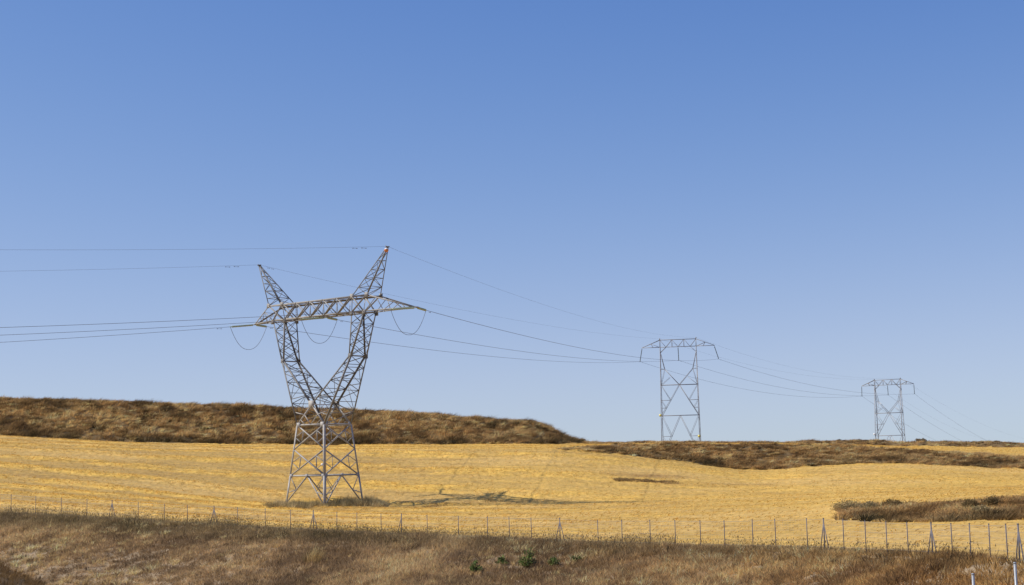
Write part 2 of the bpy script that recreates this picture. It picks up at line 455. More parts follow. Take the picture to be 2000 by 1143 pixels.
# larger clumps: pale straw ones and dark dead weeds
for n_, h_, r_, w_, lo_, seed_, tones in ((1500, .42, .42, .035, .45, 131, [(.62, .44, .20), (.74, .55, .26), (.84, .65, .33)]),
                                          (1500, .40, .45, .030, .40, 137, [(.13, .085, .05), (.19, .13, .07), (.27, .18, .09)])):
    cl = scatter(n_, EMB, np.clip(fbm(GX/7, GD/5, seed_)-lo_, 0, 1)**1.2+.02)
    pk, _ = project(cl)
    parts.append(tufts(cl, r_*(.6+.8*rng.random(n_)), h_*(.7+.6*rng.random(n_)), 34, w_, palette(cl[:, 0], cl[:, 1], tones, 3, seed_+2), lean=(.35, -.05), spread=.9))
# worn lower left: flattened tussocks lying to the right over pale soil
cl = scatter(2600, EMB, bare**2)
parts.append(tufts(cl, np.full(len(cl), .30), .16+.12*rng.random(len(cl)), 22, .04, palette(cl[:, 0], cl[:, 1], [(.30, .20, .11), (.52, .37, .21), (.72, .55, .33)], 2, 143), lean=(1.3, .5), spread=1.0))
# seed heads: little rhombs at the tips
tipn = len(c2)*2
kk = rng.integers(0, len(c2), tipn)
tb = c2[kk].copy(); tb[:, 0] += rng.normal(.06, .12, tipn); tb[:, 1] += rng.normal(0, .1, tipn); tb[:, 2] += h2[kk]*(.6+.35*rng.random(tipn))
parts.append(blades(tb, .05+.06*rng.random(tipn), .035+0*h2[kk], rng.normal(0, .04, (tipn, 2)), col2[kk]*1.0))
stuff('dry_grass', parts, 'brown dry grass and weeds covering the embankment below the fence', 'dry grass')

# near mound at the lower left corner
MM = (rr >= IDX['mound']-5) & (rr < IDX['mound']+4) & (sx < -.29)
c = scatter(5200, MM)
h = .10+.10*rng.random(len(c))
col = palette(c[:, 0], c[:, 1], [(.13, .075, .03), (.19, .11, .045), (.26, .16, .065)], 2, 111)
stuff('verge_grass', [tufts(c, .12+0*h, h, 14, .007, col, lean=(.15, 0), spread=1)], 'reddish brown short grass on the mound in the lower left corner', 'dry grass')

# (b) scrub on the banks
def scrub(mask, n, name, label, hh=(.5, .9), dark_foot=None, seed=120, weight=None, nb=26, big=1.0):
    c = scatter(n, mask, weight)
    q = fbm(c[:, 0]/2.6, c[:, 1]/1.6, seed)
    h = hh[0]+hh[1]*np.clip(q*1.5-.3, 0, 1)+rng.normal(0, .08, len(c)); h = np.maximum(h, .2)
    pal = [(.20, .12, .055), (.31, .19, .08), (.46, .28, .11), (.59, .37, .15), (.71, .47, .20), (.82, .58, .27)]
    col = palette(c[:, 0]*1.0, c[:, 1]*.6+c[:, 2]*2.4, pal, 3.6, seed+3, .3)
    px, py = project(c)
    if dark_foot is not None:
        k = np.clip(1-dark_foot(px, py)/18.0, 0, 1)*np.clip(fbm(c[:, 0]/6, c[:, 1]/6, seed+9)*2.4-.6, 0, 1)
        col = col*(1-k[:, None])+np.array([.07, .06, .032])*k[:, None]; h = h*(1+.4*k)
    main = tufts(c, .55+.35*q, h, nb, .07, col, lean=(.5, -.1), spread=1.1)
    m_ = max(60, n//7)
    cs = scatter(m_, mask, np.clip(fbm(GX/5, GD/3, seed+31)-.38, 0, 1)+.02)
    rs = (.5+.8*rng.random(m_))*min(1.1, (hh[0]+hh[1])/1.25)*big; 
    sh = tufts(cs, rs, rs*(.75+.4*rng.random(m_)), 90, .06, palette(cs[:, 0], cs[:, 1], [(.10, .07, .035), (.16, .11, .05), (.26, .165, .07), (.36, .24, .10)], 4, seed+33), lean=(.6, -.1), spread=.9)
    m2 = max(60, n//9)
    cs = scatter(m2, mask, np.clip(fbm(GX/4, GD/2, seed+41)-.42, 0, 1)+.01)
    st = tufts(cs, np.full(m2, .8*big), (.35+.3*rng.random(m2))*big, 60, .06, palette(cs[:, 0], cs[:, 1], [(.62, .43, .17), (.78, .57, .25), (.88, .69, .36)], 3, seed+43), lean=(.9, -.2), spread=1.0)
    return stuff(name, [main, sh, st], label, 'scrub')
B1 = zone('H', 'J') & (sx < .045)
foot1 = lambda px, py: np.abs(np.interp(px, KX, yH)-py)
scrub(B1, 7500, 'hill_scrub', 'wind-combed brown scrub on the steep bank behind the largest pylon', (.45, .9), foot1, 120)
B1b = (zone('H', 'J')) & (sx >= .036)
scrub(B1b, 2800, 'ridge_scrub', 'thin brown scrub line along the ridge under the two distant pylons', (.38, .35), None, 140, big=.65, weight=1+3.0*((sx < .11) & (sx > .03)))
yF = Zk*0
B2 = bank2
foot2 = lambda px, py: np.abs(np.interp(px, [1070, 1200, 1300, 1450, 1500, 1650, 1750, 1850, 2000], [877, 888, 900, 918, 918, 907, 905, 910, 918])-py)
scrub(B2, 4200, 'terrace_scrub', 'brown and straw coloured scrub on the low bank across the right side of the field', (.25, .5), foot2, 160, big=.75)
B3 = scrub_patch
B3w = (rr >= IDX['P1']-7) & (rr < IDX['P2']+7) & (sx > .221)
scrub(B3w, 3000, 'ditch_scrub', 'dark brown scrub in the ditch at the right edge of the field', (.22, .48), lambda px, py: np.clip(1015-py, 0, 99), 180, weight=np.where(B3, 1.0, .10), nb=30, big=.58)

# (c) straw lying on the stubble
wgt = .35+1.6*sw
c = scatter(150000, fld, wgt, .40)
swv = swath_val(c[:, 0], c[:, 1])
n = len(c)
ang = rng.normal(0, .9, n); L_ = .25+.45*rng.random(n)
le = np.stack([np.cos(ang)*L_, np.sin(ang)*L_], 1)
cc = np.array([.73, .46, .118])*(.60+.6*rng.random((n, 1)))
c[:, 2] -= .02
parts = [blades(c, .05+.15*rng.random(n), .05+.05*rng.random(n), le, np.clip(cc, 0, .85))]
stuff('straw', parts, 'golden cut straw lying in rows on the stubble field', 'straw', M_STRAW)

# (d) weeds round the big pylon's feet, in the field hollow
def hit(px, py, d0=140.0, d1=262.0):
    v = ray(np.array(float(px)), np.array(float(py))); v = v/v[1]
    for d in np.arange(d0, d1, .5):
        if ground_z(v[0]*d, d) > v[2]*d: return float(d)
    return None
def line_weeds(name, label, pts, n, wid, hh, pal, nb=26, width=.03, lean=(.1, 0), jit=(.6, .6)):
    """pts: (px, py, depth, density, height factor) along a line"""
    P = np.array([[*at(p[0], p[1], hit(p[0], p[1]) or p[2])[:2], p[3], p[4]] for p in pts])
    w = P[:, 2]; t = rng.random(n*3)*(len(P)-1); i = np.floor(t).astype(int); f = t-i
    q = P[i]*(1-f[:, None])+P[np.minimum(i+1, len(P)-1)]*f[:, None]
    keep = rng.random(len(q)) < q[:, 2]; q = q[keep][:n]
    x = q[:, 0]+rng.normal(0, jit[0], len(q)); y = q[:, 1]+rng.normal(0, jit[1], len(q))
    z = np.array([ground_z(a, b) for a, b in zip(x, y)])
    c = np.stack([x, y, z], 1)
    h = hh*q[:, 3]*(.55+.7*rng.random(len(x)))*(.5+.9*fbm(x/1.8, y/1.8, 9))
    col = palette(x, y, pal, 2.5, 201)
    return stuff(name, [tufts(c, .4+0*h, h, nb, width, col, lean=lean, spread=1.0)], label, 'weeds')
OL = [(.28, .225, .11), (.42, .33, .16), (.56, .43, .21), (.70, .53, .26)]
line_weeds('tower_weeds', 'olive and straw weeds growing round the feet of the largest pylon',
    [(528, 991, 182, 1, .7), (560, 991, 181, 1, .75), (600, 991, 178, .8, .7), (640, 990, 178, .7, .7), (668, 988, 181, 1, .9), (700, 986, 184, 1, 1.0), (725, 987, 184, .9, .7), (750, 989, 182, .5, .4)], 700, .5, 1.5, OL, 22, .035, jit=(.5, 1.0))
BR = [(.22, .145, .07), (.34, .23, .10), (.48, .33, .14)]
line_weeds('hollow_weeds', 'short brown weeds in the shallow hollow in the middle of the field',
    [(1200, 938, 204, .4, .6), (1230, 939, 203, 1, 1), (1290, 942, 202, 1, .9), (1330, 945, 201, .3, .5)], 260, .5, .34, BR, 20, .04, jit=(.5, .6))
line_weeds('furrow_shadow_weeds', 'thin dark weeds standing in for furrow lines and pylon shadow right of the largest pylon',  # dark tufts put in along the pylon's crooked shadow as well as furrows
    [(760, 990, 181, .5, .7), (800, 992, 179, .4, .6), (845, 990, 180, 1, 1.3), (870, 985, 184, .5, .7), (905, 983, 186, .3, .5), (950, 979, 190, .8, 1.1), (1000, 984, 187, .3, .5), (1060, 987, 184, .4, .6), (1100, 988, 183, .3, .4), (1160, 996, 176, .4, .5)], 200, .5, .26, BR, 20, .03, jit=(1.0, .8))

# (e) plants one can point at
def foliage(center, rad, n, size, cols, seed, flat=.8, dens=1.0):
    r = np.random.default_rng(seed)
    # leaves gathered in sprays
    k = max(5, n//28)
    sp = r.normal(0, 1, (k, 3)); sp /= np.linalg.norm(sp, axis=1)[:, None]
    sp *= (r.random((k, 1))**.5); sp[:, 2] = np.abs(sp[:, 2])
    i = r.integers(0, k, n)
    p = sp[i]*np.array(rad)+r.normal(0, .16, (n, 3))*np.array(rad)
    p[:, 2] = np.maximum(p[:, 2], .02)
    p += np.array(center)
    d = r.normal(0, 1, (n, 3)); d[:, 2] = np.abs(d[:, 2])*.8+.2; d /= np.linalg.norm(d, axis=1)[:, None]
    s = np.cross(d, r.normal(0, 1, (n, 3))); s /= np.linalg.norm(s, axis=1)[:, None]
    L = size*(.6+.8*r.random((n, 1)))
    V = np.stack([p-s*L*.02, p+d*L*.5+s*L*.28, p+d*L, p+d*L*.5-s*L*.28], 1).reshape(-1, 3)
    F = np.arange(n)[:, None]*4+np.array([0, 1, 2, 3])
    C = np.array(cols)[r.integers(0, len(cols), n)]*(.7+.6*r.random((n, 1)))
    return V, F, np.repeat(C, 4, 0)
def stems(n, rad, h, w, col, seed):
    r = np.random.default_rng(seed)
    V = []; F = []; o = 0
    for i in range(n):
        a = r.random()*6.28; q = r.random()**.5
        tip = np.array([math.cos(a)*rad*q, math.sin(a)*rad*q, h*(.6+.4*r.random())]); b = np.array([math.cos(a), math.sin(a), 0])*rad*.12
        ring = [np.array([math.cos(t), math.sin(t), 0])*w for t in (0, 2.09, 4.18)]
        V += [b+x for x in ring]+[tip+x*.4 for x in ring]
        F += [(o, o+1, o+4, o+3), (o+1, o+2, o+5, o+4), (o+2, o, o+3, o+5)]; o += 6
    return np.array(V), np.array(F), np.tile(col, (len(V), 1))
def plant(name, px, py, d, w, h, label, cat, cols, seed, n=420, size=.09, group=None, stemcol=(.12, .1, .04)):
    P = at(px, py, d); x, y = P[0], P[1]; z = ground_z(x, y)
    e = empty(name, (x, y, z)); tag(e, label, cat, group)
    V, F, C = stems(14, w*.8, h*.9, .012*max(1, h), stemcol, seed)
    mesh_obj('stem', V, F, M_LEAF, e, attrs={'col': C})
    V, F, C = foliage((0, 0, h*.12), (w, w, h*.85), n, size, cols, seed)
    mesh_obj('foliage', V, F, M_LEAF, e, attrs={'col': C})
    return e
def depth_at_row(px, py):
    """first ground point of the embankment on the ray through (px,py)"""
    v = ray(np.array(float(px)), np.array(float(py))); v = v/v[1]
    for d in np.arange(30, 135, .15):
        if ground_z(v[0]*d, d) > v[2]*d: return float(d)
    return 80.0
GR = [(.13, .18, .05), (.18, .24, .07), (.10, .13, .04), (.26, .28, .10), (.30, .24, .11)]
for px, py, w, h, lab, sd_ in [(1030, 1110, .48, .95, 'tallest bright green weed plant in the brown grass', 1),
                          (1082, 1109, .34, .60, 'rounded green weed plant just right of the tallest green one', 2),
                          (930, 1120, .32, .62, 'small sparse green plant, leftmost in the brown grass', 3),
                          (981, 1104, .38, .42, 'low wide green plant between the tallest one and the leftmost one', 4),
                          (1127, 1100, .25, .35, 'faint small green plant, rightmost of the green ones', 5)]:
    d = depth_at_row(px, py)
    plant('green_plant', px, py, d, w, h, lab, 'plant', GR, sd_, n=int(700*w*h/.5)+90, size=.13, group='green plants in the brown grass')
GY = [(.36, .28, .14), (.46, .35, .18), (.26, .21, .10)]
DK = [(.13, .10, .045), (.20, .145, .065), (.28, .19, .085)]
BRN = [(.16, .11, .05), (.22, .15, .07)]
for px, py, d, w, h, cols, lab, sd_ in [
        (1655, 1006, 113, 1.1, .8, GY, 'grey green rounded bush at the left tip of the ditch', 11),
        (1700, 1013, 110, .7, .6, GY, 'smaller olive bush right of the grey green one', 12),
        (1745, 1014, 110, .7, .6, DK, 'dark low bush near the left end of the ditch bank', 13),
        (1897, 1003, 103.5, .6, .65, DK, 'dark bush topping the ditch bank, left of a similar dark one', 14),
        (1938, 1001, 103, .65, .7, DK, 'dark bush nearest the right edge on the ditch bank', 15),
        (1918, 1010, 101.5, .7, .5, GY, 'pale bush under the two dark ones on the ditch bank', 16)]:
    plant('bush', px, py, d, w, h, lab, 'bush', cols, sd_, n=2600, size=.10, group='bushes along the ditch')
for px, d, w, h, cols, lab, sd_ in [
        (1797, 299, 1.3, .8, BRN, 'small bush on the skyline right of the farthest pylon', 21),
        (1128, 293, 1.6, .6, DK, 'dark bush at the right end of the tall bank', 22)]:
    P = at(px, 870, d)
    plant('skyline_bush', px, 870, d, w, h, lab, 'bush', cols, sd_, n=380, size=.24)
P = depth_at_row(612, 1100)
tb = at(612, 1100, P); zc = ground_z(tb[0], tb[1])
cc = np.tile([tb[0], tb[1], zc], (7, 1)); cc[:, 0] += rng.normal(0, .35, 7); cc[:, 1] += rng.normal(0, .3, 7)
V, F, C = tufts(cc, np.full(7, .35), np.full(7, 1.35), 60, .028, np.tile([.55, .39, .17], (7, 1)), lean=(.22, 0), spread=.9)
V = V-np.array([tb[0], tb[1], zc])
o = mesh_obj('grass_clump', V, F, M_BLADE, attrs={'col': C}); o.location = (tb[0], tb[1], zc)
tag(o, 'tall straw yellow grass clump standing out of the brown embankment grass', 'grass clump')

# ------------------------------------------------------------------ steel members
class Steel:
    """collects L-profile members, plates and tubes into one mesh"""
    K = 1.0
    def __init__(s): s.V = []; s.F = []; s.n = 0
    def _add(s, V, F):
        s.V += [tuple(v) for v in V]; s.F += [tuple(i+s.n for i in f) for f in F]; s.n += len(V)
    def L(s, p, q, w, out=None, t=None):
        p = Vector(p); q = Vector(q); d = (q-p); w = w*Steel.K
        if d.length < 1e-4: return
        d.normalize()
        if out is None:
            m = (p+q)/2; out = Vector((m.x, m.y, 0))
        out = Vector(out)
        out = out-d*out.dot(d)
        if out.length < 1e-3:
            out = d.cross(Vector((0.3, .2, 1)))
        out.normalize(); sd = d.cross(out)
        e1 = (out+sd)/math.sqrt(2); e2 = (out-sd)/math.sqrt(2)
        t = t or w*.16
        pr = [(0, 0), (w, 0), (w, t), (t, t), (t, w), (0, w)]
        off = w*.35
        ring = [(-e1*a-e2*b)+out*off for a, b in pr]
        V = [p+r for r in ring]+[q+r for r in ring]
        F = [(i, (i+1) % 6, (i+1) % 6+6, i+6) for i in range(6)]
        # caps as quads
        F += [(0, 3, 2, 1), (0, 5, 4, 3), (6, 7, 8, 9), (6, 9, 10, 11)]
        s._add(V, F)
    def bar(s, p, q, w, h=None):
        p = Vector(p); q = Vector(q); d = (q-p).normalized(); h = h or w
        a = d.cross(Vector((0, 0, 1)))
        if a.length < 1e-3: a = Vector((1, 0, 0))
        a.normalize(); b = d.cross(a)
        V = [c+a*i*w/2+b*j*h/2 for c in (p, q) for i, j in ((-1, -1), (1, -1), (1, 1), (-1, 1))]
        s._add(V, [(0, 1, 2, 3), (7, 6, 5, 4), (0, 4, 5, 1), (1, 5, 6, 2), (2, 6, 7, 3), (3, 7, 4, 0)])
    def plate(s, c, n, size, t=.03):
        c = Vector(c); n = Vector(n).normalized(); s.bar(c-n*t/2, c+n*t/2, size)
    def tube(s, pts, r, k=6):
        pts = [Vector(p) for p in pts]; V = []; F = []
        if not hasattr(r, '__len__'): r = [r]*len(pts)
        for i, p in enumerate(pts):
            d = (pts[min(i+1, len(pts)-1)]-pts[max(i-1, 0)]).normalized()
            a = d.cross(Vector((0, 0, 1)))
            if a.length < 1e-3: a = Vector((1, 0, 0))
            a.normalize(); b = d.cross(a)
            V += [p+(a*math.cos(2*math.pi*j/k)+b*math.sin(2*math.pi*j/k))*r[i] for j in range(k)]
        for i in range(len(pts)-1):
            for j in range(k):
                F.append((i*k+j, i*k+(j+1) % k, (i+1)*k+(j+1) % k, (i+1)*k+j))
        n0 = len(V); V += [pts[0], pts[-1]]
        if k % 2 == 0:
            for j in range(0, k, 2):
                F.append((n0, (j+2) % k, j+1, j)); b_ = (len(pts)-1)*k
                F.append((n0+1, b_+j, b_+j+1, b_+(j+2) % k))
        s._add(V, F)
    def build(s, name, mat, parent=None, smooth=False):
        return mesh_obj(name, s.V, s.F, mat, parent, smooth=smooth)
def lerp(a, b, t): return tuple(a[i]*(1-t)+b[i]*t for i in range(3))
def zigzag(S, a0, a1, b0, b1, n, w, out=None, struts=True, start=0, cross=False, ws=None):
    """brace the panel between chord a0-a1 and chord b0-b1"""
    for i in range(n):
        t0, t1 = i/n, (i+1)/n
        if (i+start) % 2 == 0 or cross: S.L(lerp(a0, a1, t0), lerp(b0, b1, t1), w, out)
        if (i+start) % 2 == 1 or cross: S.L(lerp(b0, b1, t0), lerp(a0, a1, t1), w, out)
        if struts and i > 0: S.L(lerp(a0, a1, t0), lerp(b0, b1, t0), ws or w, out)

# ------------------------------------------------------------------ the large anchor pylon
T1 = np.array([-24.091, 181.808, -5.679]); YAW1 = .658
u1 = np.array([math.cos(YAW1), -math.sin(YAW1), 0]); v1 = np.array([math.sin(YAW1), math.cos(YAW1), 0])
def w1(a, b, z): return T1+u1*a+v1*b+np.array([0, 0, z])
py1 = empty('pylon', tuple(T1), -YAW1)
tag(py1, 'largest steel lattice pylon with a V-shaped fork, crossarm and two horned peaks', 'pylon')
wb, wbr, zbr, wm, zm, ww, zw = 3.404, 3.035, 3.667, 2.73, 6.941, 2.398, 9.989
bg_, zg = 2.194, 12.539
ak, bk, zk = 6.011, 1.418, 18.342
ao, ai, b3, z3 = 8.161, 6.005, 1.061, 23.695
aot, ait, b4, z4 = 8.792, 6.269, 1.233, 25.712
apr, apl, zp = 11.222, 11.944, 31.5
atr, atl, zt = 15.882, 12.726, 23.641
CRN = [(-1, -1), (1, -1), (1, 1), (-1, 1)]
gz = {}
for sa, sb in CRN:
    P = w1(sa*wb, sb*wb, 0); gz[(sa, sb)] = ground_z(P[0], P[1])-T1[2]-.05
# legs
for sa, sb in CRN:
    S = Steel(); g = gz[(sa, sb)]
    S.L((sa*wb, sb*wb, g-.1), (sa*wbr, sb*wbr, zbr), .26, (sa, sb, 0), .05)
    S.L((sa*wbr, sb*wbr, zbr), (sa*ww, sb*ww, zw), .24, (sa, sb, 0), .05)
    S.plate((sa*(wbr+.05), sb*wbr*.92, zbr), (sa, 0, 0), .45)
    S.plate((sa*wbr*.92, sb*(wbr+.05), zbr), (0, sb, 0), .45)
    S.plate((sa*(ww+.05), sb*ww*.88, zw), (sa, 0, 0), .62)
    S.plate((sa*ww*.88, sb*(ww+.05), zw), (0, sb, 0), .62)
    S.build('leg', M_STEEL, py1)
    S = Steel(); x, y = sa*(wb+.0), sb*(wb+.0)
    S.bar((x, y, g-.8), (x, y, g+.08), .75, .75); S.bar((x, y, g+.08), (x, y, g+.20), .45, .45)
    S.build('footing', M_CONC, py1)
# body bracing, one mesh
S = Steel()
for fi in range(4):
    c0, c1 = CRN[fi], CRN[(fi+1) % 4]
    out = (c0[0]+c1[0], c0[1]+c1[1], 0)
    def pt(c, w, z): return (c[0]*w, c[1]*w, z)
    A0, A1 = pt(c0, wb, gz[c0]+.1), pt(c1, wb, gz[c1]+.1)
    B0, B1 = pt(c0, wbr, zbr), pt(c1, wbr, zbr)
    C0, C1 = pt(c0, wm, zm), pt(c1, wm, zm)
    D0, D1 = pt(c0, ww, zw), pt(c1, ww, zw)
    S.L(B0, B1, .15, out); S.L(D0, D1, .16, out)
    mB = lerp(B0, B1, .5)
    S.L(mB, A0, .14, out); S.L(mB, A1, .14, out)
    S.plate(Vector(mB)+Vector(out)*.05, out, .38)
    for Bc, Ac in ((B0, A0), (B1, A1)):
        m = lerp(mB, Ac, .52); l = lerp(Bc, Ac, .62)
        S.L(m, l, .075, out); S.L(m, Bc, .075, out)
    # horizontal struts that tie the inner corners
    for P0, P1, Q0, Q1 in ((B0, B1, C0, C1), (C0, C1, D0, D1)):
        S.L(P0, Q1, .135, out); S.L(P1, Q0, .135, Vector(out)*.8)
        X = lerp(lerp(P0, Q1, .5), lerp(P1, Q0, .5), .5)
        for Pc, Qc, oth in ((P0, Q0, (P0, Q1)), (P1, Q1, (P1, Q0))):
            mid = lerp(Pc, Qc, .5)
            a = lerp(Pc, X, .5); b = lerp(Qc, X, .5)
            S.L(a, mid, .07, out); S.L(b, mid, .07, out); S.L(a, b, .07, out)
# plan bracing
for z, w in ((zbr, wbr), (zw, ww)):
    m = [(0, -w, z), (w, 0, z), (0, w, z), (-w, 0, z)]
    for i in range(4): S.L(m[i], m[(i+1) % 4], .09, (0, 0, 1))
# crotch: from the mid gussets down to the waist corners
for sb in (-1, 1):
    G = (0, sb*bg_, zg)
    for sa in (-1, 1):
        W = (sa*ww, sb*ww, zw)
        S.L(G, W, .20, (0, sb, 0))
        m = lerp(G, W, .5)
        S.L(m, (sa*(ww+.55*.66), sb*(ww-.10), zw+1.6), .09, (0, sb, 0))
        S.L(m, (0, sb*ww, zw), .10, (0, sb, 0))
        S.L(lerp(G, W, .75), (sa*(ww*.4), sb*ww, zw), .07, (0, sb, 0))
    S.plate((0, sb*(bg_+.06), zg), (0, sb, 0), .95, .03)
S.L((0, -bg_, zg), (0, bg_, zg), .15, (0, 0, 1))
S.build('body_bracing', M_STEEL, py1)

# fork arms
for sa in (-1, 1):
    S = Steel()
    ko, ki = ak+.16, ak-.16
    low = {('o', -1): (sa*ww, -ww, zw), ('o', 1): (sa*ww, ww, zw), ('i', -1): (0, -bg_, zg), ('i', 1): (0, bg_, zg)}
    kne = {('o', -1): (sa*ko, -bk, zk), ('o', 1): (sa*ko, bk, zk), ('i', -1): (sa*ki, -bk, zk), ('i', 1): (sa*ki, bk, zk)}
    top = {('o', -1): (sa*ao, -b3, z3), ('o', 1): (sa*ao, b3, z3), ('i', -1): (sa*ai, -b3, z3), ('i', 1): (sa*ai, b3, z3)}
    for k in low:
        out = Vector((sa*(1 if k[0] == 'o' else -1), k[1], 0))
        S.L(low[k], kne[k], .19, out, .04); S.L(kne[k], top[k], .17, out, .04)
    for k0, k1, out, st in ((('o', -1), ('o', 1), (sa, 0, 0), 0), (('i', -1), ('i', 1), (-sa, 0, 0), 1)):
        zigzag(S, low[k0], kne[k0], low[k1], kne[k1], 6, .07, out, start=st, ws=.055)
        zigzag(S, kne[k0], top[k0], kne[k1], top[k1], 4, .065, out, start=st, ws=.055, cross=True, struts=False)
        S.L(kne[k0], kne[k1], .10, out)
    for sb in (-1, 1):
        k0, k1 = ('o', sb), ('i', sb)
        zigzag(S, low[k0], kne[k0], low[k1], kne[k1], 5, .07, (0, sb, 0), start=0 if sb < 0 else 1, ws=.055)
        zigzag(S, kne[k0], top[k0], kne[k1], top[k1], 4, .065, (0, sb, 0), start=1, ws=.05)
        S.plate((sa*ak, sb*(bk+.05), zk), (0, sb, 0), .55)
        S.plate((sa*ao, sb*(b3+.06), z3-.12), (0, sb, 0), .62)
        S.plate((sa*ai, sb*(b3+.06), z3-.12), (0, sb, 0), .55)
    S.build('fork_arm', M_STEEL_SHADE, py1)
# crossarm
S = Steel()
for sb in (-1, 1):
    S.L((-ao, sb*b3, z3), (ao, sb*b3, z3), .22, (0, sb, -1), .05)
    S.L((-aot, sb*b4, z4), (aot, sb*b4, z4), .22, (0, sb, 1), .05)
    for sg, tip in ((-1, atl), (1, atr)):
        T = (sg*tip, sb*.10, zt)
        S.L((sg*ao, sb*b3, z3), T, .17, (0, sb, -1)); S.L((sg*aot, sb*b4, z4), T, .15, (0, sb, 1))
        n = 3 if sg < 0 else 5
        P0, P1 = (sg*ao, sb*b3, z3), (sg*aot, sb*b4, z4)
        zigzag(S, P0, lerp(P0, T, .92), P1, lerp(P1, T, .92), n, .075, (0, sb, 0), start=0, struts=(sg < 0))
        S.plate((sg*aot, sb*(b4+.06), z4), (0, sb, 0), .6); S.plate((sg*ait, sb*(b4+.06), z4), (0, sb, 0), .6)
    # heavy W bracing between the legs
    nn = 5
    for i in range(nn):
        a0 = -ai+2*ai*i/nn; a1 = -ai+2*ai*(i+1)/nn
        S.L((a0, sb*b3, z3), (a1, sb*b4, z4), .18, (1, .1*sb, -1)); S.L((a0, sb*b4, z4), (a1, sb*b3, z3), .14 if sb < 0 else .08, (1, .1*sb, 1))
        if i: S.L((a0, sb*b4, z4), (a0, sb*b3, z3), .08, (0, sb, 0))
    for sg in (-1, 1):
        S.L((sg*ai, sb*b3, z3), (sg*aot, sb*b4, z4), .18, (1, 0, -sg)); S.L((sg*ao, sb*b3, z3), (sg*ait, sb*b4, z4), .18, (1, 0, sg))
        S.L((sg*ai, sb*b3, z3), (sg*ait, sb*b4, z4), .09, (0, sb, 0))
zigzag(S, (-ao, -b3, z3), (ao, -b3, z3), (-ao, b3, z3), (ao, b3, z3), 9, .10, (0, 0, -1))
zigzag(S, (-aot, -b4, z4), (aot, -b4, z4), (-aot, b4, z4), (aot, b4, z4), 9, .10, (0, 0, 1))
for sg, tip in ((-1, atl), (1, atr)):
    S.plate((sg*tip, 0, zt), (0, 0, 1), .42, .10)
    for k in (.35, .65):
        for zz0, bb0, aa0 in ((z3, b3, ao), (z4, b4, aot)):
            p = lerp((sg*aa0, -bb0, zz0), (sg*tip, -.1, zt), k); q = lerp((sg*aa0, bb0, zz0), (sg*tip, .1, zt), k); S.L(p, q, .06, (0, 0, 1))
S.build('crossarm', M_STEEL2, py1)
# peaks
for sg, ap_ in ((-1, apl), (1, apr)):
    S = Steel(); A = (sg*ap_, 0, zp)
    ch = {(i, sb): ((sg*(aot if i == 'o' else ait), sb*b4, z4), (sg*(ap_+(.06 if i == 'o' else -.06)), sb*.08, zp)) for i in 'oi' for sb in (-1, 1)}
    for k, (p, q) in ch.items():
        S.L(p, q, .12, (sg*(1 if k[0] == 'o' else -1), k[1], 0), .03)
    for k0, k1, out in ((('o', -1), ('o', 1), (sg, 0, 0)), (('i', -1), ('i', 1), (-sg, 0, 0)), (('o', -1), ('i', -1), (0, -1, 0)), (('o', 1), ('i', 1), (0, 1, 0))):
        p0, p1 = ch[k0]; q0, q1 = ch[k1]
        zigzag(S, p0, lerp(p0, p1, .90), q0, lerp(q0, q1, .90), 5, .06, out, ws=.05, start=(0 if k0[1] < 0 else 1))
    S.bar((sg*ap_-.25, 0, zp), (sg*ap_+.25, 0, zp), .14); S.bar((sg*ap_, -.3, zp+.02), (sg*ap_, .3, zp+.02), .12)
    S.build('peak', M_STEEL_SHADE, py1)
S = Steel(); S.plate((wbr-.05, -wbr-.30, 5.0), (1, -1, 0), .30, .02)
o = S.build('danger_sign', M_WHITE, py1)

